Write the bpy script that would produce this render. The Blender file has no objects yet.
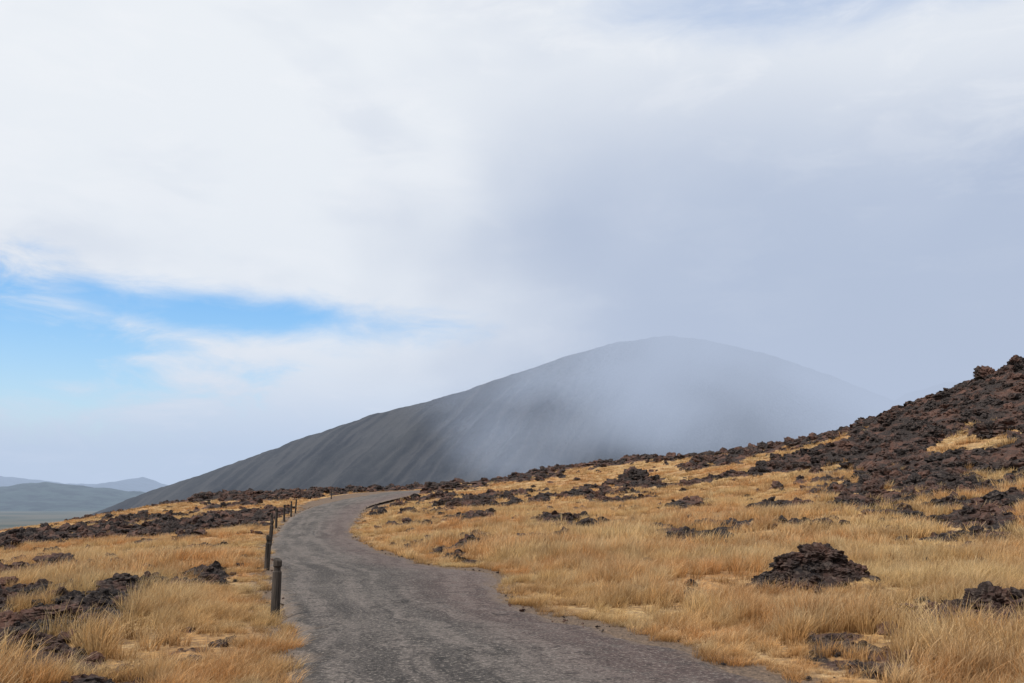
import bpy, math, numpy as np, random
from mathutils import Vector, noise as mnoise
random.seed(4); rng=np.random.default_rng(7)
scene=bpy.context.scene
scene.view_settings.view_transform='Standard'
try: scene.view_settings.look='None'
except Exception: pass
scene.view_settings.exposure=0

# ------------------------------------------------------------ helpers
def _h(ix,iy,seed):
    n=(ix.astype(np.int64)*374761393+iy.astype(np.int64)*668265263+seed*1442695041)&0xffffffff
    n=((n^(n>>13))*1274126177)&0xffffffff
    n=(n^(n>>16))&0xffffffff
    return n/4294967295.0
def vn(x,y,seed=0):
    x=np.asarray(x,float);y=np.asarray(y,float)
    ix=np.floor(x);iy=np.floor(y);fx=x-ix;fy=y-iy
    fx=fx*fx*fx*(fx*(fx*6-15)+10);fy=fy*fy*fy*(fy*(fy*6-15)+10)
    a=_h(ix,iy,seed);b=_h(ix+1,iy,seed);c=_h(ix,iy+1,seed);d=_h(ix+1,iy+1,seed)
    return (a*(1-fx)+b*fx)*(1-fy)+(c*(1-fx)+d*fx)*fy
def fbm(x,y,seed=0,o=4,g=0.5):
    s=0;a=1;t=0
    for i in range(o):
        c,sn=math.cos(i*1.1),math.sin(i*1.1)
        s=s+a*vn((x*c-y*sn)*2**i+i*17.3,(x*sn+y*c)*2**i-i*9.1,seed+i);t+=a;a*=g
    return s/t
def sst(a,b,x):
    t=np.clip((np.asarray(x,float)-a)/(b-a),0,1);return t*t*(3-2*t)
def mesh_obj(name,verts,faces,mat=None,smooth=True,parent=None,link=True):
    me=bpy.data.meshes.new(name)
    verts=np.asarray(verts,dtype=np.float32);faces=np.asarray(faces,dtype=np.int32)
    k=faces.shape[1]
    me.vertices.add(len(verts));me.vertices.foreach_set('co',verts.ravel())
    me.loops.add(faces.size);me.loops.foreach_set('vertex_index',faces.ravel())
    me.polygons.add(len(faces));me.polygons.foreach_set('loop_start',np.arange(len(faces),dtype=np.int32)*k)
    me.polygons.foreach_set('use_smooth',np.full(len(faces),smooth))
    me.update(calc_edges=True);me.validate()
    if mat: me.materials.append(mat)
    ob=bpy.data.objects.new(name,me)
    if link: scene.collection.objects.link(ob)
    if parent: ob.parent=parent
    return ob
def grid_faces(nr,nc):
    i=np.arange(nr-1)[:,None]*nc+np.arange(nc-1)[None,:]
    i=i.ravel();return np.stack([i,i+1,i+nc+1,i+nc],1)
def fattr(ob,name,vals):
    a=ob.data.attributes.new(name,'FLOAT','POINT');a.data.foreach_set('value',np.asarray(vals,dtype=np.float32).ravel())

class NT:
    def __init__(s,tree): s.t=tree;s.n=tree.nodes;s.l=tree.links
    def new(s,ty,**kw):
        n=s.n.new(ty)
        for k,v in kw.items(): setattr(n,k,v)
        return n
    def put(s,sock,v):
        if isinstance(v,bpy.types.NodeSocket): s.l.new(v,sock)
        else: sock.default_value=v
    def m(s,op,a,b=None,c=None,clamp=False):
        n=s.new('ShaderNodeMath',operation=op);n.use_clamp=clamp
        s.put(n.inputs[0],a)
        if b is not None: s.put(n.inputs[1],b)
        if c is not None: s.put(n.inputs[2],c)
        return n.outputs[0]
    def ss(s,x,a,b,lo=0.0,hi=1.0):
        n=s.new('ShaderNodeMapRange',interpolation_type='SMOOTHSTEP')
        if a>b: a,b,lo,hi=b,a,hi,lo
        s.put(n.inputs[0],x);n.inputs[1].default_value=a;n.inputs[2].default_value=b
        n.inputs[3].default_value=lo;n.inputs[4].default_value=hi;return n.outputs[0]
    def noise(s,vec,scale,detail=4,rough=0.5,dist=0.0):
        n=s.new('ShaderNodeTexNoise');s.put(n.inputs['Vector'],vec)
        n.inputs['Scale'].default_value=scale;n.inputs['Detail'].default_value=detail
        n.inputs['Roughness'].default_value=rough;n.inputs['Distortion'].default_value=dist
        return n.outputs['Fac']
    def mix(s,f,a,b):
        n=s.new('ShaderNodeMix',data_type='RGBA')
        s.put(n.inputs['Factor'],f)
        for so,v in ((n.inputs[6],a),(n.inputs[7],b)):
            if isinstance(v,tuple): v=(*v[:3],1)
            s.put(so,v)
        return n.outputs[2]
    def scalev(s,vec,sc):
        n=s.new('ShaderNodeVectorMath',operation='MULTIPLY');s.put(n.inputs[0],vec);n.inputs[1].default_value=sc
        return n.outputs[0]
    def attr(s,name):
        n=s.new('ShaderNodeAttribute');n.attribute_name=name;return n.outputs['Fac']
    def bump(s,h,strength,dist):
        n=s.new('ShaderNodeBump');n.inputs['Strength'].default_value=strength;n.inputs['Distance'].default_value=dist
        s.put(n.inputs['Height'],h);return n.outputs[0]
def newmat(name,rough=0.9,spec=0.2):
    m=bpy.data.materials.new(name);m.use_nodes=True
    nt=NT(m.node_tree);b=m.node_tree.nodes['Principled BSDF']
    b.inputs['Roughness'].default_value=rough;b.inputs['Specular IOR Level'].default_value=spec
    return m,nt,b

# ------------------------------------------------------------ road edges (world metres)
P=[(1.6,-12,5.7,-11,0),(0.6,-5,4.7,-4,0),(-0.4,1.5,3.7,2.5,0),(-1.3,5.5,3.0,6.3,0),(-1.92,8.1,2.15,8.6,0),
(-2.5,10.5,1.35,10.8,0),(-2.95,12.4,.45,12.2,0),(-3.6,14.3,-.12,14,0),(-4.2,16.4,-.20,16.4,0),(-4.85,18.7,-.38,19.2,0),
(-5.2,20,-1.7,20.6,0),(-6.1,23.3,-2.8,23.5,0),(-7.1,27,-4.0,27,0),(-9.5,36.9,-6.4,36.5,0),(-11.5,46,-8,46,.1),
(-13.1,54,-9.1,54,.24),(-15.9,70,-11.2,69,.42),(-17.8,85,-12.3,80,.68),(-18.1,100,-11.5,93,1.25),(-15,112,-9,103,1.9),
(-8,122,-4,113,2.2),(0,130,3,120,2.0),(10,137,12,128,1.5)]
P=np.array(P,float)
def catmull(P):
    out=[]
    for i in range(len(P)-1):
        p0=P[max(i-1,0)];p1=P[i];p2=P[i+1];p3=P[min(i+2,len(P)-1)]
        L=np.linalg.norm((p2-p1)[:2]);k=max(2,int(L/0.2))
        for j in range(k):
            t=j/k
            out.append(.5*((2*p1)+(-p0+p2)*t+(2*p0-5*p1+4*p2-p3)*t*t+(-p0+3*p1-3*p2+p3)*t**3))
    out.append(P[-1]);return np.array(out)
R=catmull(P)
RC=np.stack([(R[:,0]+R[:,2])/2,(R[:,1]+R[:,3])/2],1);RW=.5*np.hypot(R[:,0]-R[:,2],R[:,1]-R[:,3])
RC2=RC[::3];RW2=RW[::3];RZ2=R[::3,4]
def roadinfo(x,y):
    x=np.ravel(x);y=np.ravel(y);d=np.full(len(x),1e3);z=np.zeros(len(x))
    sel=np.where((np.abs(x)<60)&(y>-45)&(y<175))[0]
    for c in range(0,len(sel),20000):
        s=sel[c:c+20000]
        D=np.hypot(x[s][:,None]-RC2[None,:,0],y[s][:,None]-RC2[None,:,1])
        e=D-RW2[None,:]
        k=np.argmin(e,1);kk=np.argmin(D,1)
        d[s]=e[np.arange(len(s)),k];z[s]=RZ2[kk]
    return d,z

# ------------------------------------------------------------ terrain
CP=[(-5,8,-.1),(-10,10,-.35),(-15,25,-.7),(-8,20,-.15),(-20,40,-.9),(-13,34,-.3),(-40,70,-1.7),(-57,100,-2.9),(-30,60,-.8),(-22,70,.1),(-37,98,.55),(-33,104,1.35),(-27,104,1.5),(-46,100,-1.2),
(-29,126,1.9),(-20,120,1.9),(-22,95,1.0),(-30,160,-3),(-60,135,-6),(-100,120,-8),(0,180,-5),(-100,260,-18),(100,280,-18),(0,280,-18),
(0,-40,0),(-40,-30,-1.5),(40,-30,3),(-60,0,-3),(-110,50,-8),(-30,15,-1.2),
(5,8,.05),(8,10,.2),(10,18,.35),(14,25,1.05),(19.7,35,2.5),(27,48,5.4),(33,59,9.3),(36,64,10.3),(4,16,.1),(3,25,.25),
(8.2,30,.75),(13.6,50,2.3),(19,70,4.0),(24.7,90,6.0),(21,78,4.9),(0,30,.2),(2.1,40,.55),(4.2,80,2.6),(6.3,120,4.8),(-4.7,60,.8),(-7,95,2.0),(-3,115,2.8),(-9,130,3.0),(0,130,3.5),
(15,104,5.4),(50,85,9.5),(40,100,5.5),(30,135,2),(10,165,0),(60,60,13),(90,110,8),(60,28,8),(35,18,4),(25,10,2.2),(100,0,12),(-16,140,1.5)]
for r in P[::2]: CP.append(((r[0]+r[2])/2,(r[1]+r[3])/2,r[4]))
CP=np.array(CP,float)
def U(r2): return np.where(r2>1e-9,r2*np.log(r2+1e-12),0)
n=len(CP);K=U((CP[:,None,0]-CP[None,:,0])**2+(CP[:,None,1]-CP[None,:,1])**2)
K+=np.eye(n)*40
Pm=np.c_[np.ones(n),CP[:,:2]]
A=np.block([[K,Pm],[Pm.T,np.zeros((3,3))]]);W=np.linalg.solve(A,np.r_[CP[:,2],0,0,0])
def tps(x,y):
    out=np.zeros(len(x))
    for c in range(0,len(x),40000):
        xs=x[c:c+40000];ys=y[c:c+40000]
        out[c:c+40000]=U((xs[:,None]-CP[None,:,0])**2+(ys[:,None]-CP[None,:,1])**2)@W[:n]+W[n]+W[n+1]*xs+W[n+2]*ys
    return out
# lava outcrops : x,y,radius
OUT=[(5.4,10.6,.7),(6.4,11.2,.8),(5.0,23.5,.8),(9.2,69,2.0),(4.3,60,2.2),(-6,88,2.8),(-5,43,.9),(-2.6,46,1.0),(-5.9,11.8,.6),(-6.6,12.6,.5),
(-12,24,1.1),(-15,27,1.0),(-9,22,.5),(-34,101,3.5),(-28,103,3.5),(11,22,1.0),(12.5,24,1.3),(9.5,19.5,.5),(-3,62,2),(0,70,2.2),(7.5,40,1.2),(14,33,2),(-17,45,1.5),(-23,52,2),(3,100,3),(-3,106,2),
(-7.4,14.6,.7),(-8.5,17,.6),(3,33,.9),(1.5,37,.7),(6.5,28,.6),(-4.5,50,1.2),(-1,54,1.5),(17,40,2.2),(10,34,1.2),(8.3,26,.8),(15,28,1.6),(-11,17.5,.8),(-13,20,.8),(-20,33,1.4),(-14,38,1.0),
(-6.5,76,2.0),(-9,98,2.2),(12,58,2.0),(6,50,1.3),(13,26,1.2),(16,33,1.6)]
def lava(x,y,z):
    b=fbm(x*.11+3,y*.075+9,31,4,.55)+.70*(fbm(x*.6,y*.36,77,4,.62)-.5)
    right=sst(2.4,7.5,z)*(x>0)*.255
    skyl=sst(70,105,y)*sst(-15,0,x)*.10
    band=sst(0,1,1-np.abs((z-3.1)/1.6))*sst(12,18,x)*.115
    left=sst(-6,-18,x)*.085*sst(12,30,y)
    v=b+right+skyl+left+band+.010
    m=sst(.60,.69,v)
    for ox,oy,orad in OUT:
        q=np.hypot((x-ox)*.85,(y-oy)*.9)/orad+1.9*(fbm(x*1.8/min(orad,1.5),y*1.8/min(orad,1.5),5,3)-.5)
        m=np.maximum(m,sst(1.15,.65,q))
    m=np.maximum(m,sst(1.25,.85,np.hypot((x-4.5)/.85,(y-14.0)/.6)))
    return m
def height(x,y,rough=True):
    x=np.ravel(np.asarray(x,float));y=np.ravel(np.asarray(y,float))
    r=np.hypot(x,y);w=sst(170,420,r)
    zb=np.zeros(len(x));s=r<430
    zb[s]=tps(x[s],y[s])
    far=-40+6*(fbm(x/400,y/400,3)-.5)
    z=zb*(1-w)+far*w
    z=z+.45*(fbm(x*.16,y*.16,11)-.5)*(1-w)+.14*(fbm(x*.9,y*.9,12)-.5)*(1-w)
    m=lava(x,y,z)*(r<260)
    d,zr=roadinfo(x,y)
    m=m*sst(.3,1.2,d)
    if rough:
        z=z+m*(.05+np.minimum(.7,.12+r*.007)*1.5*np.abs(fbm(x*.8,y*.8,41,5,.6)-.42))
        q=np.hypot((x-4.5)/.9,(y-14.05)/.62)
        z=z+np.exp(-q*q*1.1)*.40*(.45+1.1*fbm(x*2.6,y*2.6,88,5,.62))
    k=sst(2.8,.2,d)
    z=z*(1-k)+(zr-.015)*k
    z=z-.07*sst(-.05,-.35,d)
    return z,m,d
ang=np.concatenate([np.linspace(-180,-46,50)[:-1],np.linspace(-46,46,660),np.linspace(46,180,50)[1:]])
ang=np.radians(ang)
rr=np.concatenate([[.02],np.linspace(.5,3.5,12),np.geomspace(3.7,170,600),np.geomspace(174,26000,90)])
AA,RR=np.meshgrid(ang,rr)
tx=(RR*np.sin(AA)).ravel();ty=(RR*np.cos(AA)).ravel()
tz,tm,td=height(tx,ty)

# ---------- materials
def lava_color(nt,pos):
    n1=nt.noise(pos,.7,4,.65);n2=nt.noise(pos,14,3,.7);n3=nt.noise(pos,3.1,3,.6)
    c=nt.mix(nt.ss(n1,.44,.64),(.024,.020,.020),(.120,.062,.046))
    c=nt.mix(nt.ss(n3,.45,.7,0,.65),c,(.042,.034,.031))
    return nt.mix(nt.ss(n2,.45,.8,0,.75),c,(.19,.145,.12))
def grass_patch(nt,pos):
    p2=nt.scalev(pos,(1,1,0))
    a=nt.noise(p2,.22,3,.6);b=nt.noise(p2,1.7,3,.65);d=nt.noise(p2,.6,3,.6)
    c=nt.mix(nt.ss(a,.36,.62),(.56,.275,.100),(.61,.40,.175))
    c=nt.mix(nt.ss(b,.45,.70,0,.70),c,(.69,.535,.31))
    return nt.mix(nt.ss(d,.48,.68,0,.7),c,(.37,.21,.095))
mg,nt,b=newmat('terrain_material',.95,.1)
geo=nt.new('ShaderNodeNewGeometry');pos=geo.outputs['Position']
gcol=nt.mix(nt.ss(nt.noise(pos,9,4,.7),.35,.65),(.22,.135,.075),grass_patch(nt,pos))
dirt=nt.mix(nt.ss(nt.noise(pos,30,3,.7),.35,.65),(.10,.075,.06),(.24,.17,.12))
gcol=nt.mix(nt.ss(nt.m('ADD',nt.attr('rd'),nt.m('MULTIPLY',nt.m('SUBTRACT',nt.noise(pos,2.5,4,.6),.5),.7)),.55,.15),gcol,dirt)
lc=lava_color(nt,pos)
mk=nt.m('ADD',nt.attr('lava'),nt.m('MULTIPLY',nt.m('SUBTRACT',nt.noise(pos,3,5,.7),.5),.9))
nearc=nt.mix(nt.ss(mk,.35,.6),gcol,lc)
farc=nt.mix(nt.ss(nt.noise(pos,.006,5,.6),.4,.6),(.045,.055,.035),(.10,.09,.06))
sep=nt.new('ShaderNodeVectorMath',operation='LENGTH');nt.l.new(pos,sep.inputs[0])
nt.l.new(nt.mix(nt.ss(sep.outputs['Value'],180,300),nearc,farc),b.inputs['Base Color'])
h=nt.m('ADD',nt.noise(pos,6,5,.75),nt.m('MULTIPLY',nt.noise(pos,30,3,.7),.4))
nt.l.new(nt.bump(h,.9,.12),b.inputs['Normal'])
ter=mesh_obj('ground_terrain',np.stack([tx,ty,tz],1),grid_faces(len(rr),len(ang))[:,::-1],mg)
fattr(ter,'lava',tm);fattr(ter,'rd',np.clip(td,-1,20))

# road
NC=28
t=np.linspace(0,1,NC)
cum=np.r_[0,np.cumsum(np.hypot(*np.diff(RC,axis=0).T))]
el=(fbm(cum*1.5,cum*0,51,4,.65)-.5)*.45;er=(fbm(cum*1.5,cum*0+7,52,4,.65)-.5)*.65
dirx=R[:,2]-R[:,0];diry=R[:,3]-R[:,1];wl=np.hypot(dirx,diry)
tl=el/wl;trr=1+er/wl
T=tl[:,None]+(trr-tl)[:,None]*t[None,:]
rx=R[:,0][:,None]+dirx[:,None]*T;ry=R[:,1][:,None]+diry[:,None]*T
rz=R[:,4][:,None]+.05*(1-(2*t[None,:]-1)**2)+.03*(fbm(rx*.5,ry*.5,61)-.5)+.004
rz[:,0]-=.03;rz[:,-1]-=.03
ma,nt,b=newmat('asphalt',.9,.15)
geo=nt.new('ShaderNodeNewGeometry');pos=geo.outputs['Position']
u=nt.attr('u');lng=nt.attr('lng')
cmb=nt.new('ShaderNodeCombineXYZ');nt.l.new(nt.m('MULTIPLY',u,4.0),cmb.inputs[0]);nt.l.new(lng,cmb.inputs[1])
rv=cmb.outputs[0]
big=nt.noise(pos,.35,4,.6);streak=nt.noise(nt.scalev(rv,(2.6,.12,1)),1,5,.65)
fine=nt.noise(pos,26,4,.8);mid=nt.noise(pos,3.4,6,.78)
c=nt.mix(nt.ss(big,.35,.65),(.052,.046,.043),(.108,.094,.085))
c=nt.mix(nt.ss(streak,.42,.60,0,.85),c,(.158,.134,.120))
c=nt.mix(nt.m('MULTIPLY',nt.ss(u,.45,.85),nt.ss(mid,.3,.7,.1,.8)),c,(.135,.080,.072))
c=nt.mix(nt.ss(mid,.50,.62,0,.7),c,(.038,.034,.032))
c=nt.mix(nt.ss(fine,.53,.63,0,.75),c,(.30,.26,.225))
c=nt.mix(nt.ss(fine,.47,.36,0,.80),c,(.023,.021,.020))
vo=nt.new('ShaderNodeTexVoronoi',feature='DISTANCE_TO_EDGE');vo.inputs['Scale'].default_value=.75
wn=nt.new('ShaderNodeTexNoise');wn.inputs['Scale'].default_value=1.6;wn.inputs['Detail'].default_value=5;nt.l.new(pos,wn.inputs['Vector'])
va=nt.new('ShaderNodeVectorMath',operation='ADD');nt.l.new(pos,va.inputs[0]);nt.l.new(wn.outputs['Color'],va.inputs[1]);nt.l.new(va.outputs[0],vo.inputs['Vector'])
crack=nt.m('MULTIPLY',nt.ss(vo.outputs['Distance'],.016,.003),nt.ss(nt.noise(pos,.5,3),.52,.64))
c=nt.mix(nt.m('MULTIPLY',crack,.6),c,(.02,.018,.018))
ed=nt.m('MULTIPLY',nt.m('ABSOLUTE',nt.m('SUBTRACT',u,.5)),2.0)
eg=nt.ss(nt.m('ADD',ed,nt.m('MULTIPLY',nt.m('SUBTRACT',mid,.5),.55)),.82,1.04)
c=nt.mix(nt.m('MULTIPLY',eg,nt.ss(fine,.3,.6,.25,.85)),c,(.22,.165,.125))
nt.l.new(c,b.inputs['Base Color'])
hh=nt.m('SUBTRACT',nt.m('ADD',fine,nt.m('MULTIPLY',mid,1.2)),crack)
nt.l.new(nt.bump(hh,.9,.035),b.inputs['Normal'])
road=mesh_obj('road',np.stack([rx.ravel(),ry.ravel(),rz.ravel()],1),grid_faces(len(R),NC),ma)
fattr(road,'u',np.tile(t,len(R)));fattr(road,'lng',np.repeat(cum,NC))

# ------------------------------------------------------------ volcano
HX=np.array([-900,-700,-605,-516,-445,-360,-275,-190,-118,-61,-17,40,98,156,228,290,360,420,480,560,680,850,1100,1500])
HZ=np.array([-75,-55,-34,1,25,54.6,86,115,134,151,168,187,208,223,234,228,212,194,171,136,98,60,20,-30])
gx=np.arange(-900,1400,3.5);gy=np.concatenate([np.arange(640,1340,4.5),np.arange(1340,1900,25)])
GX,GY=np.meshgrid(gx,gy)
Yc=1300+30*np.sin(GX/260)
dy=Yc-GY
ker=np.exp(-np.linspace(-2,2,15)**2);ker/=ker.sum()
hz=np.interp(GX,gx,np.convolve(np.pad(np.interp(gx,HX,HZ),7,'edge'),ker,'valid'))
soft=np.sqrt(dy*dy+35**2)-35
Z=hz-.47*soft
g=GX+.42*dy
gn=fbm(g/26+.9*fbm(GX/70,GY/70,6),GY/260,21,4,.6)
gul=np.abs(gn-.5)*2
dep=sst(10,160,np.abs(dy))
Z=Z+dep*(gul-.3)*15*sst(250,-250,GX)+dep*(gul-.3)*3+4*(fbm(GX/25,GY/25,9)-.5)+2*(fbm(GX/7,GY/14,19)-.5)
Z=np.maximum(Z,-60)
mv,nt,b=newmat('volcanic_ash',.95,.1)
geo=nt.new('ShaderNodeNewGeometry');pos=geo.outputs['Position']
c=nt.mix(nt.ss(nt.noise(nt.scalev(pos,(1,.4,1)),.012,5,.65),.35,.65),(.018,.017,.018),(.036,.034,.032))
c=nt.mix(nt.ss(nt.attr('gul'),.22,.03,0,.45),c,(.068,.062,.058))
c=nt.mix(nt.ss(nt.noise(pos,.08,5,.7),.5,.75,0,.5),c,(.055,.052,.050))
nt.l.new(c,b.inputs['Base Color'])
nt.l.new(nt.bump(nt.noise(nt.scalev(pos,(1,.5,.5)),.10,5,.7),.7,5),b.inputs['Normal'])
vc=mesh_obj('volcano_cone',np.stack([GX.ravel(),GY.ravel(),Z.ravel()],1),grid_faces(len(gy),len(gx)),mv)
fattr(vc,'gul',gul)

def ridge(name,x0,x1,y0,dep,prof,col,seed,amp):
    xs=np.linspace(x0,x1,300);ys=np.linspace(y0-dep,y0+dep,60)
    X,Y=np.meshgrid(xs,ys)
    px=[p[0] for p in prof];pz=[p[1] for p in prof]
    base=np.interp(X,px,pz)+amp*(fbm(X/(amp*8),Y/(amp*20),seed,5)-.5)
    Zr=-60+(base+60)*(1-np.abs((Y-y0)/dep)**1.3)
    Zr+=amp*1.3*(fbm(X/(amp*5),Y/(amp*9),seed+3,4)-.5)
    m,nt,b=newmat(name+'_material',.95,.1)
    geo=nt.new('ShaderNodeNewGeometry')
    nt.l.new(nt.mix(nt.ss(nt.noise(geo.outputs['Position'],.012,5,.7),.42,.58),col,tuple(k*2.4 for k in col)),b.inputs['Base Color'])
    mesh_obj(name,np.stack([X.ravel(),Y.ravel(),Zr.ravel()],1),grid_faces(60,300),m)
ridge('distant_hills',-2600,-600,3000,700,[(-2600,60),(-1900,32),(-1650,30),(-1480,40),(-1380,26),(-1230,10),(-1000,-30),(-600,-60)],(.014,.021,.018),5,14)
ridge('distant_hills',-6500,-1500,7000,1500,[(-6500,170),(-4300,120),(-3950,145),(-3600,100),(-3300,70),(-3000,105),(-2850,118),(-2600,40),(-1500,-40)],(.012,.018,.026),8,30)
ridge('distant_ridge',500,3000,2100,500,[(500,60),(800,180),(930,240),(1020,262),(1200,225),(1500,240),(3000,120)],(.02,.02,.025),12,14)

# ------------------------------------------------------------ volcanic smoke & haze (absorbing volumes, glow stands in for scattered light)
import bmesh
def volume_box(name,lo,hi,dens,em,step):
    bm=bmesh.new();bmesh.ops.create_cube(bm,size=1)
    for v in bm.verts:
        v.co=Vector([ (lo[i]+hi[i])/2+v.co[i]*(hi[i]-lo[i]) for i in range(3)])
    me=bpy.data.meshes.new(name);bm.to_mesh(me);bm.free()
    o=bpy.data.objects.new(name,me);scene.collection.objects.link(o)
    m=bpy.data.materials.new(name+'_material');m.use_nodes=True;m.node_tree.nodes.clear()
    nt=NT(m.node_tree);out=nt.new('ShaderNodeOutputMaterial')
    ab=nt.new('ShaderNodeVolumeAbsorption');e=nt.new('ShaderNodeEmission');ad=nt.new('ShaderNodeAddShader')
    ab.inputs['Color'].default_value=(0,0,0,1);e.inputs['Color'].default_value=(*em,1)  # no scattering: emission colour imitates sun and sky light in the haze
    d=dens(nt) if callable(dens) else dens
    nt.put(ab.inputs['Density'],d);nt.put(e.inputs['Strength'],d)
    nt.l.new(ab.outputs[0],ad.inputs[0]);nt.l.new(e.outputs[0],ad.inputs[1])
    nt.l.new(ad.outputs[0],out.inputs['Volume']);me.materials.append(m)
    try: m.cycles.volume_step_rate=step
    except Exception as ex: print('step',ex)
    return o
def smoke(nt):
    geo=nt.new('ShaderNodeNewGeometry');pos=geo.outputs['Position']
    sp=nt.new('ShaderNodeSeparateXYZ');nt.l.new(pos,sp.inputs[0]);X,Y,Zs=sp.outputs
    nz=nt.noise(nt.scalev(pos,(1,1,1.3)),.0055,2,.6)
    xw=nt.m('ADD',nt.m('ADD',X,nt.m('MULTIPLY',Zs,.30)),nt.m('MULTIPLY',nt.m('SUBTRACT',nz,.5),800))
    fx=nt.ss(xw,-80,320)
    lump=nt.ss(nz,.36,.62,.45,1.0)
    fy=nt.m('MULTIPLY',nt.ss(Y,660,780),nt.ss(Y,1270,1150))
    fz=nt.ss(Zs,430,240)
    return nt.m('MULTIPLY',nt.m('MULTIPLY',nt.m('MULTIPLY',fx,lump),nt.m('MULTIPLY',fy,fz)),.0074)
volume_box('volcanic_smoke_cloud',(-400,660,-60),(1700,1270,430),smoke,(.455,.53,.68),3.0)
volume_box('atmospheric_haze',(-12000,350,-80),(12000,9500,480),.00016,(.48,.59,.78),1.0)

# ------------------------------------------------------------ instancing helper
def scatter(name,pts,scale,rot,tilt,sources,mat):
    coll=bpy.data.collections.new(name+'_sources')
    for s in sources: coll.objects.link(s)
    me=bpy.data.meshes.new(name);pts=np.asarray(pts,dtype=np.float32)
    me.vertices.add(len(pts));me.vertices.foreach_set('co',pts.ravel())
    ob=bpy.data.objects.new(name,me);scene.collection.objects.link(ob);me.materials.append(mat)
    a=me.attributes.new('scl','FLOAT_VECTOR','POINT');a.data.foreach_set('vector',np.asarray(scale,dtype=np.float32).ravel())
    r3=np.zeros((len(pts),3),dtype=np.float32);r3[:,2]=rot;r3[:,0]=tilt[:,0];r3[:,1]=tilt[:,1]
    a=me.attributes.new('rt','FLOAT_VECTOR','POINT');a.data.foreach_set('vector',r3.ravel())
    a=me.attributes.new('pick','INT','POINT');a.data.foreach_set('value',rng.integers(0,len(sources),len(pts)).astype(np.int32))
    ng=bpy.data.node_groups.new(name,'GeometryNodeTree')
    ng.interface.new_socket('Geometry',in_out='INPUT',socket_type='NodeSocketGeometry')
    ng.interface.new_socket('Geometry',in_out='OUTPUT',socket_type='NodeSocketGeometry')
    N=ng.nodes;L=ng.links
    gi=N.new('NodeGroupInput');go=N.new('NodeGroupOutput')
    ci=N.new('GeometryNodeCollectionInfo');ci.inputs['Collection'].default_value=coll
    ci.inputs['Separate Children'].default_value=True;ci.inputs['Reset Children'].default_value=True
    ip=N.new('GeometryNodeInstanceOnPoints');ip.inputs['Pick Instance'].default_value=True
    def na(nm,ty):
        x=N.new('GeometryNodeInputNamedAttribute');x.data_type=ty;x.inputs['Name'].default_value=nm
        return x.outputs['Attribute']
    L.new(gi.outputs[0],ip.inputs['Points']);L.new(ci.outputs[0],ip.inputs['Instance'])
    L.new(na('pick','INT'),ip.inputs['Instance Index'])
    L.new(na('scl','FLOAT_VECTOR'),ip.inputs['Scale'])
    L.new(na('rt','FLOAT_VECTOR'),ip.inputs['Rotation'])
    L.new(ip.outputs[0],go.inputs[0])
    md=ob.modifiers.new('scatter','NODES');md.node_group=ng
    return ob

POSTS=[(-3.15,12.4,.76),(-5.30,20,.74),(-7.75,29.5,.80),(-9.55,36.5,.85),(-11.05,43.0,.9),(-12.3,49.5,.9),(-13.5,56,.95),(-14.9,63,.95),(-19.0,96,1.3)]
# ------------------------------------------------------------ grass
mgr=bpy.data.materials.new('dry_grass_material');mgr.use_nodes=True;mgr.node_tree.nodes.clear()
nt=NT(mgr.node_tree);out=nt.new('ShaderNodeOutputMaterial')
geo=nt.new('ShaderNodeNewGeometry');pos=geo.outputs['Position']
oi=nt.new('ShaderNodeObjectInfo');rnd=oi.outputs['Random']
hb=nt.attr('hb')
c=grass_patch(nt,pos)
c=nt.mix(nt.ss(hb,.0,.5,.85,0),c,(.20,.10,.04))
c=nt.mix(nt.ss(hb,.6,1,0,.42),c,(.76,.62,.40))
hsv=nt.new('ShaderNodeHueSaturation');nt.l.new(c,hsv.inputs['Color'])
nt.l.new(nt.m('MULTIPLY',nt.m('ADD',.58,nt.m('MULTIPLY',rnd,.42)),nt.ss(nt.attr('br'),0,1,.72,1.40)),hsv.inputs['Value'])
d1=nt.new('ShaderNodeBsdfDiffuse');t1=nt.new('ShaderNodeBsdfTranslucent');mx=nt.new('ShaderNodeMixShader');mx.inputs[0].default_value=.30
nt.l.new(hsv.outputs[0],d1.inputs[0]);nt.l.new(hsv.outputs[0],t1.inputs[0])
nt.l.new(d1.outputs[0],mx.inputs[1]);nt.l.new(t1.outputs[0],mx.inputs[2]);nt.l.new(mx.outputs[0],out.inputs[0])
def tuft(name,nb,rad,hh,w,seed):
    r=np.random.default_rng(seed);V=[];F=[];HB=[];BR=[]
    for i in range(nb):
        a=r.uniform(0,6.283);q=rad*math.sqrt(r.uniform());bx,by=q*math.cos(a),q*math.sin(a)
        L=hh*r.uniform(.45,1.2);la=a+r.normal(0,.9);lean=r.uniform(.05,.65);br=r.uniform()
        fa=r.uniform(0,3.1416);fx,fy=math.cos(fa),math.sin(fa)
        k0=len(V);S=4;ww=w*r.uniform(.6,1.3)
        for s in range(S):
            u=s/(S-1)
            off=lean*u**1.8*L;z=L*u*(1-.4*lean*u)
            x=bx+math.cos(la)*off+.2*L*u**2;y=by+math.sin(la)*off
            g=ww*(1-u)**.7 if s<S-1 else ww*.15
            V+= [(x-fx*g,y-fy*g,z),(x+fx*g,y+fy*g,z)];HB+=[u,u];BR+=[br,br]
        for s in range(S-1):
            j=k0+2*s;F.append((j,j+1,j+3,j+2))
    V=np.array(V);V[:,2]-=.03
    ob=mesh_obj(name,V,F,mgr,smooth=False,link=False);fattr(ob,'hb',HB);fattr(ob,'br',BR);return ob
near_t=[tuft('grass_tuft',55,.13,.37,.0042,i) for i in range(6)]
mid_t=[tuft('grass_tuft',44,.22,.37,.0075,20+i) for i in range(5)]
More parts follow.
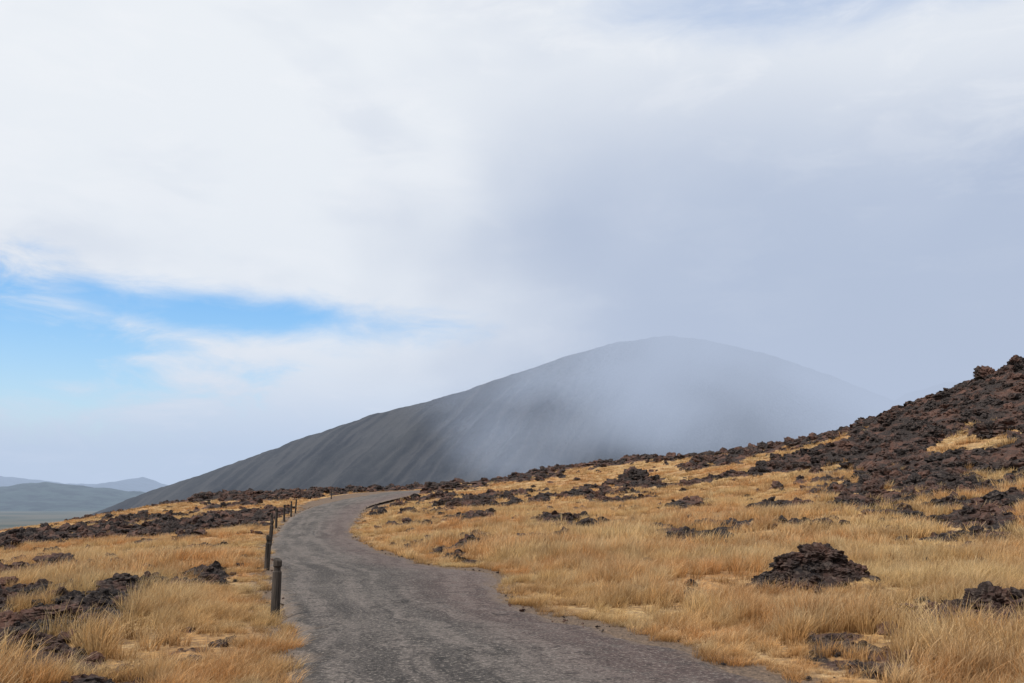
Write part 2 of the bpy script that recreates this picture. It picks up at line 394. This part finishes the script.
far_t=[tuft('grass_tuft',32,.38,.36,.016,40+i) for i in range(5)]
def gpts(r0,r1,dens):
    N=int(dens*.5*(r1*r1-r0*r0)*1.4)
    a=rng.uniform(-.7,.7,N);r=np.sqrt(rng.uniform(r0*r0,r1*r1,N))
    x=r*np.sin(a);y=r*np.cos(a)
    z,m,d=height(x,y)
    thin=fbm(x*.6,y*.6,91,3)
    keep=(d>-.12+.4*vn(x*1.5,y*1.5,3))&(rng.uniform(0,1,N)>m*1.15)&(rng.uniform(0,1,N)<sst(.28,.52,thin)+.15)
    keep&=np.hypot((x-4.5)/.95,(y-14)/.65)>1.0
    x,y,z,d=x[keep],y[keep],z[keep],d[keep]
    cl=fbm(x*1.1,y*1.1,95,3);cl2=fbm(x*.13,y*.13,96,2)
    s=(.02+1.25*cl+.4*cl2)*(.42+.58*sst(0.2,2.0,d))*rng.uniform(.7,1.2,len(x))*(1-.35*sst(20,60,y))
    s*=1-.45*np.exp(-((x-4.3)/1.3)**2-((y-12.9)/.9)**2)
    for px,py,ph in POSTS[1:]:
        s*=1-.55*np.exp(-((x-px)/.9)**2-((y-py+1.5)/2.5)**2)
    return np.stack([x,y,z],1),s
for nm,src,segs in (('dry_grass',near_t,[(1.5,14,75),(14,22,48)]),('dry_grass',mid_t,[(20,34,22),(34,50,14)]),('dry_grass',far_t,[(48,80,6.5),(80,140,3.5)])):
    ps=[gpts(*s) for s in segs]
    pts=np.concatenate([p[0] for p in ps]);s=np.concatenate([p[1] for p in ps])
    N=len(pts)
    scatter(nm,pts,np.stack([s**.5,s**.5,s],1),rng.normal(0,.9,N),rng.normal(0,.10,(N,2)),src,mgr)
    print(nm,N)

# ------------------------------------------------------------ lava rocks
mr,nt,b=newmat('lava_rock_material',.95,.15)
geo=nt.new('ShaderNodeNewGeometry');pos=geo.outputs['Position']
nt.l.new(lava_color(nt,pos),b.inputs['Base Color'])
nt.l.new(nt.bump(nt.m('ADD',nt.noise(pos,9,5,.75),nt.m('MULTIPLY',nt.noise(pos,40,3,.7),.4)),1.0,.06),b.inputs['Normal'])
def rock(name,seed,sub=4,flat=.65,jag=1.0,link=False):
    bm=bmesh.new();bmesh.ops.create_icosphere(bm,subdivisions=sub,radius=1)
    o=Vector((seed*7.1,seed*3.3,seed*1.7))
    for v in bm.verts:
        p=v.co.copy()
        q=p+.2*mnoise.noise_vector(p*1.3+o)
        d,_=mnoise.voronoi(q*1.7+o);e,_=mnoise.voronoi(q*4.2+o)
        n=(.30-min(d[0],.8)**2)*.50*jag+(.2-min(e[0],.8)**2)*.30*jag+.14*jag*mnoise.noise(p*8+o)+.09*jag*mnoise.noise(p*19+o)+.42*jag*mnoise.noise(p*1.1+o)
        v.co=p*(.85+n);v.co.z*=flat
    me=bpy.data.meshes.new(name);bm.to_mesh(me);bm.free()
    me.materials.append(mr)
    ob=bpy.data.objects.new(name,me)
    if link: scene.collection.objects.link(ob)
    return ob
rocks=[rock('lava_rock_source',i+1,4 if i<4 else 3,.50+.06*(i%4),1.15) for i in range(8)]
def rpts(r0,r1,dens,smin,smax):
    N=int(dens*.5*(r1*r1-r0*r0)*1.6)
    a=rng.uniform(-.8,.8,N);r=np.sqrt(rng.uniform(r0*r0,r1*r1,N));x=r*np.sin(a);y=r*np.cos(a)
    z,m,d=height(x,y)
    keep=(m>.25)&(d>.6)&(rng.uniform(0,1,N)<.2+m)
    x,y,z,m=x[keep],y[keep],z[keep],m[keep]
    s=smin+(smax-smin)*rng.uniform(0,1,len(x))**3.8
    s*=.5+.5*m
    return np.stack([x,y,z+s*.04],1),s
ps=[rpts(5,20,40,.03,.15),rpts(18,40,12,.05,.27),rpts(40,80,4.4,.09,.48),rpts(80,140,2.1,.14,.70)]
N=900;a=rng.uniform(-.7,.7,N);r=10+100*rng.uniform(0,1,N);x=r*np.sin(a);y=r*np.cos(a);z,m,d=height(x,y);k=d>.5+1.5*(r<22)
ps.append((np.stack([x,y,z+.02],1)[k],(rng.uniform(.04,.12,N)*(1+r/45))[k]))
N=1500;k=rng.integers(60,len(R)-100,N);side=rng.integers(0,2,N);off=rng.normal(.12,.18,N)
ex=np.where(side==0,R[k,0],R[k,2]);ey=np.where(side==0,R[k,1],R[k,3]);sgn=np.where(side==0,-1,1)
x=ex+sgn*dirx[k]/wl[k]*off;y=ey+sgn*diry[k]/wl[k]*off
ps.append((np.stack([x,y,R[k,4]+.006],1),.006+.028*rng.uniform(0,1,N)**3))
N=260;x=4.5+rng.normal(0,.38,N);y=14+rng.normal(0,.26,N);z,m,d=height(x,y)
ps.append((np.stack([x,y,z+.005],1),.02+.10*rng.uniform(0,1,N)**2.5))
pts=np.concatenate([p[0] for p in ps]);s=np.concatenate([p[1] for p in ps]);N=len(pts)
scatter('lava_rubble',pts,s[:,None]*rng.uniform(.75,1.35,(N,3)),rng.uniform(0,6.28,N),rng.normal(0,.3,(N,2)),rocks,mr);print('rocks',N)
def gz(x,y): return float(height([x],[y],True)[0][0])
for i,(x,y,sx,sy,sz) in enumerate([(4.75,14.1,.36,.28,.20),(4.2,14.0,.30,.25,.15),(5.6,10.9,.30,.28,.22),(6.3,11.3,.35,.3,.2),(7.55,17,.18,.15,.17),(5.1,24,.5,.35,.2),(9.2,69,1.7,1.2,.85),(4.3,60,1.5,1.0,.45),
   (36,63.5,1.2,1,.9),(33.5,62.5,1.4,1.1,.7),(25,47,1.1,.9,.6),(-5.9,11.9,.4,.3,.16),(-34,101,2.2,1.3,.6),(-28.5,103,1.6,1.2,.5),(-6,88,2.8,1.5,.7),(-12,24.3,.7,.5,.25)]):
    o=rock('lava_boulder',30+i,5,1,1.15,True);o.location=(x,y,gz(x,y)+sz*.05);o.scale=(sx,sy,sz);o.rotation_euler=(0,0,i*.4-.3 if i else 0)

# ------------------------------------------------------------ wooden posts
mw,nt,b=newmat('weathered_wood',.9,.15)
tc=nt.new('ShaderNodeTexCoord');ob_=tc.outputs['Object']
gr=nt.noise(nt.scalev(ob_,(28,28,2.5)),1,5,.7)
nt.l.new(nt.mix(nt.ss(gr,.3,.7),(.014,.012,.011),(.08,.066,.056)),b.inputs['Base Color'])
nt.l.new(nt.bump(gr,.8,.01),b.inputs['Normal'])
def post(x,y,hh,seed):
    r=random.Random(seed);bm=bmesh.new();n=14;rings=[];w=.058
    zs=[-.25,0,.15,.30,hh-.17,hh-.15,hh-.11,hh-.09,hh-.03,hh-.008,hh]
    for k,z in enumerate(zs):
        f=1.0
        if k in (5,6): f=.76
        if k==9: f=.93
        if k==10: f=.78
        ring=[]
        for j in range(n):
            a=j/n*6.2832;q=w*f*(1+.12*mnoise.noise(Vector((math.cos(a)*1.3,math.sin(a)*1.3,z*1.5+seed*5))))
            ring.append(bm.verts.new((q*math.cos(a),q*math.sin(a),z+(.018*math.cos(a+seed) if k>=9 else 0))))
        rings.append(ring)
    for k in range(len(zs)-1):
        for j in range(n): bm.faces.new((rings[k][j],rings[k][(j+1)%n],rings[k+1][(j+1)%n],rings[k+1][j]))
    bm.faces.new(rings[-1])
    me=bpy.data.meshes.new('wooden_post');bm.to_mesh(me);bm.free();me.materials.append(mw)
    o=bpy.data.objects.new('wooden_post',me);scene.collection.objects.link(o)
    o.location=(x,y,gz(x,y));o.rotation_euler=(r.uniform(-.05,.05),r.uniform(-.05,.05),r.uniform(0,6))
for i,(x,y,hh) in enumerate(POSTS): post(x,y,hh,i)

# ------------------------------------------------------------ sun + sky
sd=Vector((-.45,-.35,0)).normalized();elv=math.radians(56)
sv=Vector((sd.x*math.cos(elv),sd.y*math.cos(elv),math.sin(elv)))
sl=bpy.data.lights.new('sun','SUN');sl.energy=3.2;sl.angle=math.radians(4.0);sl.color=(1,.955,.89)
so=bpy.data.objects.new('sun',sl);scene.collection.objects.link(so);so.rotation_euler=(-sv).to_track_quat('-Z','Y').to_euler()
w=bpy.data.worlds.new('World');scene.world=w;w.use_nodes=True;w.node_tree.nodes.clear()
try: w.cycles.sampling_method='NONE'
except Exception: pass
nt=NT(w.node_tree)
out=nt.new('ShaderNodeOutputWorld')
sky=nt.new('ShaderNodeTexSky',sky_type='NISHITA');sky.sun_disc=False;sky.sun_elevation=elv;sky.sun_rotation=math.atan2(sd.x,sd.y)
hs=nt.new('ShaderNodeHueSaturation');hs.inputs['Saturation'].default_value=1.65;hs.inputs['Value'].default_value=1.5
nt.l.new(sky.outputs[0],hs.inputs['Color'])
bg1=nt.new('ShaderNodeBackground');nt.l.new(hs.outputs[0],bg1.inputs[0]);bg1.inputs[1].default_value=.13
tc=nt.new('ShaderNodeTexCoord');dr=tc.outputs['Generated']
sp=nt.new('ShaderNodeSeparateXYZ');nt.l.new(dr,sp.inputs[0])
az=nt.m('ARCTAN2',sp.outputs[0],sp.outputs[1]);ele=nt.m('ARCSINE',sp.outputs[2])
st=nt.scalev(dr,(1,1,2.4))
n1=nt.noise(st,2.6,4,.5,.3)
n4=nt.noise(nt.scalev(dr,(1,1,2.8)),9,6,.6,.4)
def gap(a0,e0,ra,re,slope=0.0,wob=1.5,soft=.1):
    a=nt.m('DIVIDE',nt.m('SUBTRACT',az,a0),ra)
    e=nt.m('DIVIDE',nt.m('SUBTRACT',nt.m('SUBTRACT',ele,e0),nt.m('MULTIPLY',nt.m('SUBTRACT',az,a0),slope)),re)
    q=nt.m('SQRT',nt.m('ADD',nt.m('MULTIPLY',a,a),nt.m('MULTIPLY',e,e)))
    q=nt.m('ADD',q,nt.m('MULTIPLY',nt.m('SUBTRACT',n4,.5),wob))
    return nt.ss(q,1.3,soft)
g1=gap(-.57,.145,.25,.090,-.05,2.0,.45);g2=gap(-.34,.190,.26,.032,-.04,1.6,.2);g3=gap(.40,.52,.30,.05,0,1.2);g4=gap(-.50,.10,.25,.12,0,2.2,-.3)
gg=nt.m('MAXIMUM',nt.m('MAXIMUM',g1,g2),nt.m('MULTIPLY',g3,.45))
gg=nt.m('MAXIMUM',gg,nt.m('MULTIPLY',g4,.30))
cw=(.90,.93,.965);cg=(.52,.59,.74)
right=nt.ss(nt.m('ADD',az,nt.m('MULTIPLY',nt.m('SUBTRACT',n1,.5),.5)),-.18,.34)
low=nt.ss(nt.m('ADD',ele,nt.m('MULTIPLY',nt.m('SUBTRACT',n1,.5),.25)),.50,.16)
fgray=nt.m('MULTIPLY',right,nt.m('ADD',nt.m('MULTIPLY',low,.80),.22),clamp=True)
f2=nt.m('ADD',nt.m('MULTIPLY',fgray,.95),nt.ss(n1,.52,.34,0,.30),clamp=True)
cc=nt.mix(f2,cw,cg)
cc=nt.mix(nt.ss(ele,.15,.02,0,.8),cc,(.56,.66,.83))
cc=nt.mix(nt.ss(n4,.48,.68,0,.45),cc,(.95,.965,.99))
bg2=nt.new('ShaderNodeBackground');nt.l.new(cc,bg2.inputs[0]);bg2.inputs[1].default_value=.97
mx=nt.new('ShaderNodeMixShader');nt.l.new(nt.m('MULTIPLY',gg,.95),mx.inputs[0])
nt.l.new(bg2.outputs[0],mx.inputs[1]);nt.l.new(bg1.outputs[0],mx.inputs[2]);nt.l.new(mx.outputs[0],out.inputs[0])

# ------------------------------------------------------------ camera
cd=bpy.data.cameras.new('camera');cd.sensor_width=36;cd.lens=36*900/1024;cd.clip_end=40000;cd.clip_start=.05
co=bpy.data.objects.new('camera',cd);scene.collection.objects.link(co)
co.location=(0,0,1.6);co.rotation_euler=(math.radians(90+9.65),0,0)
scene.camera=co
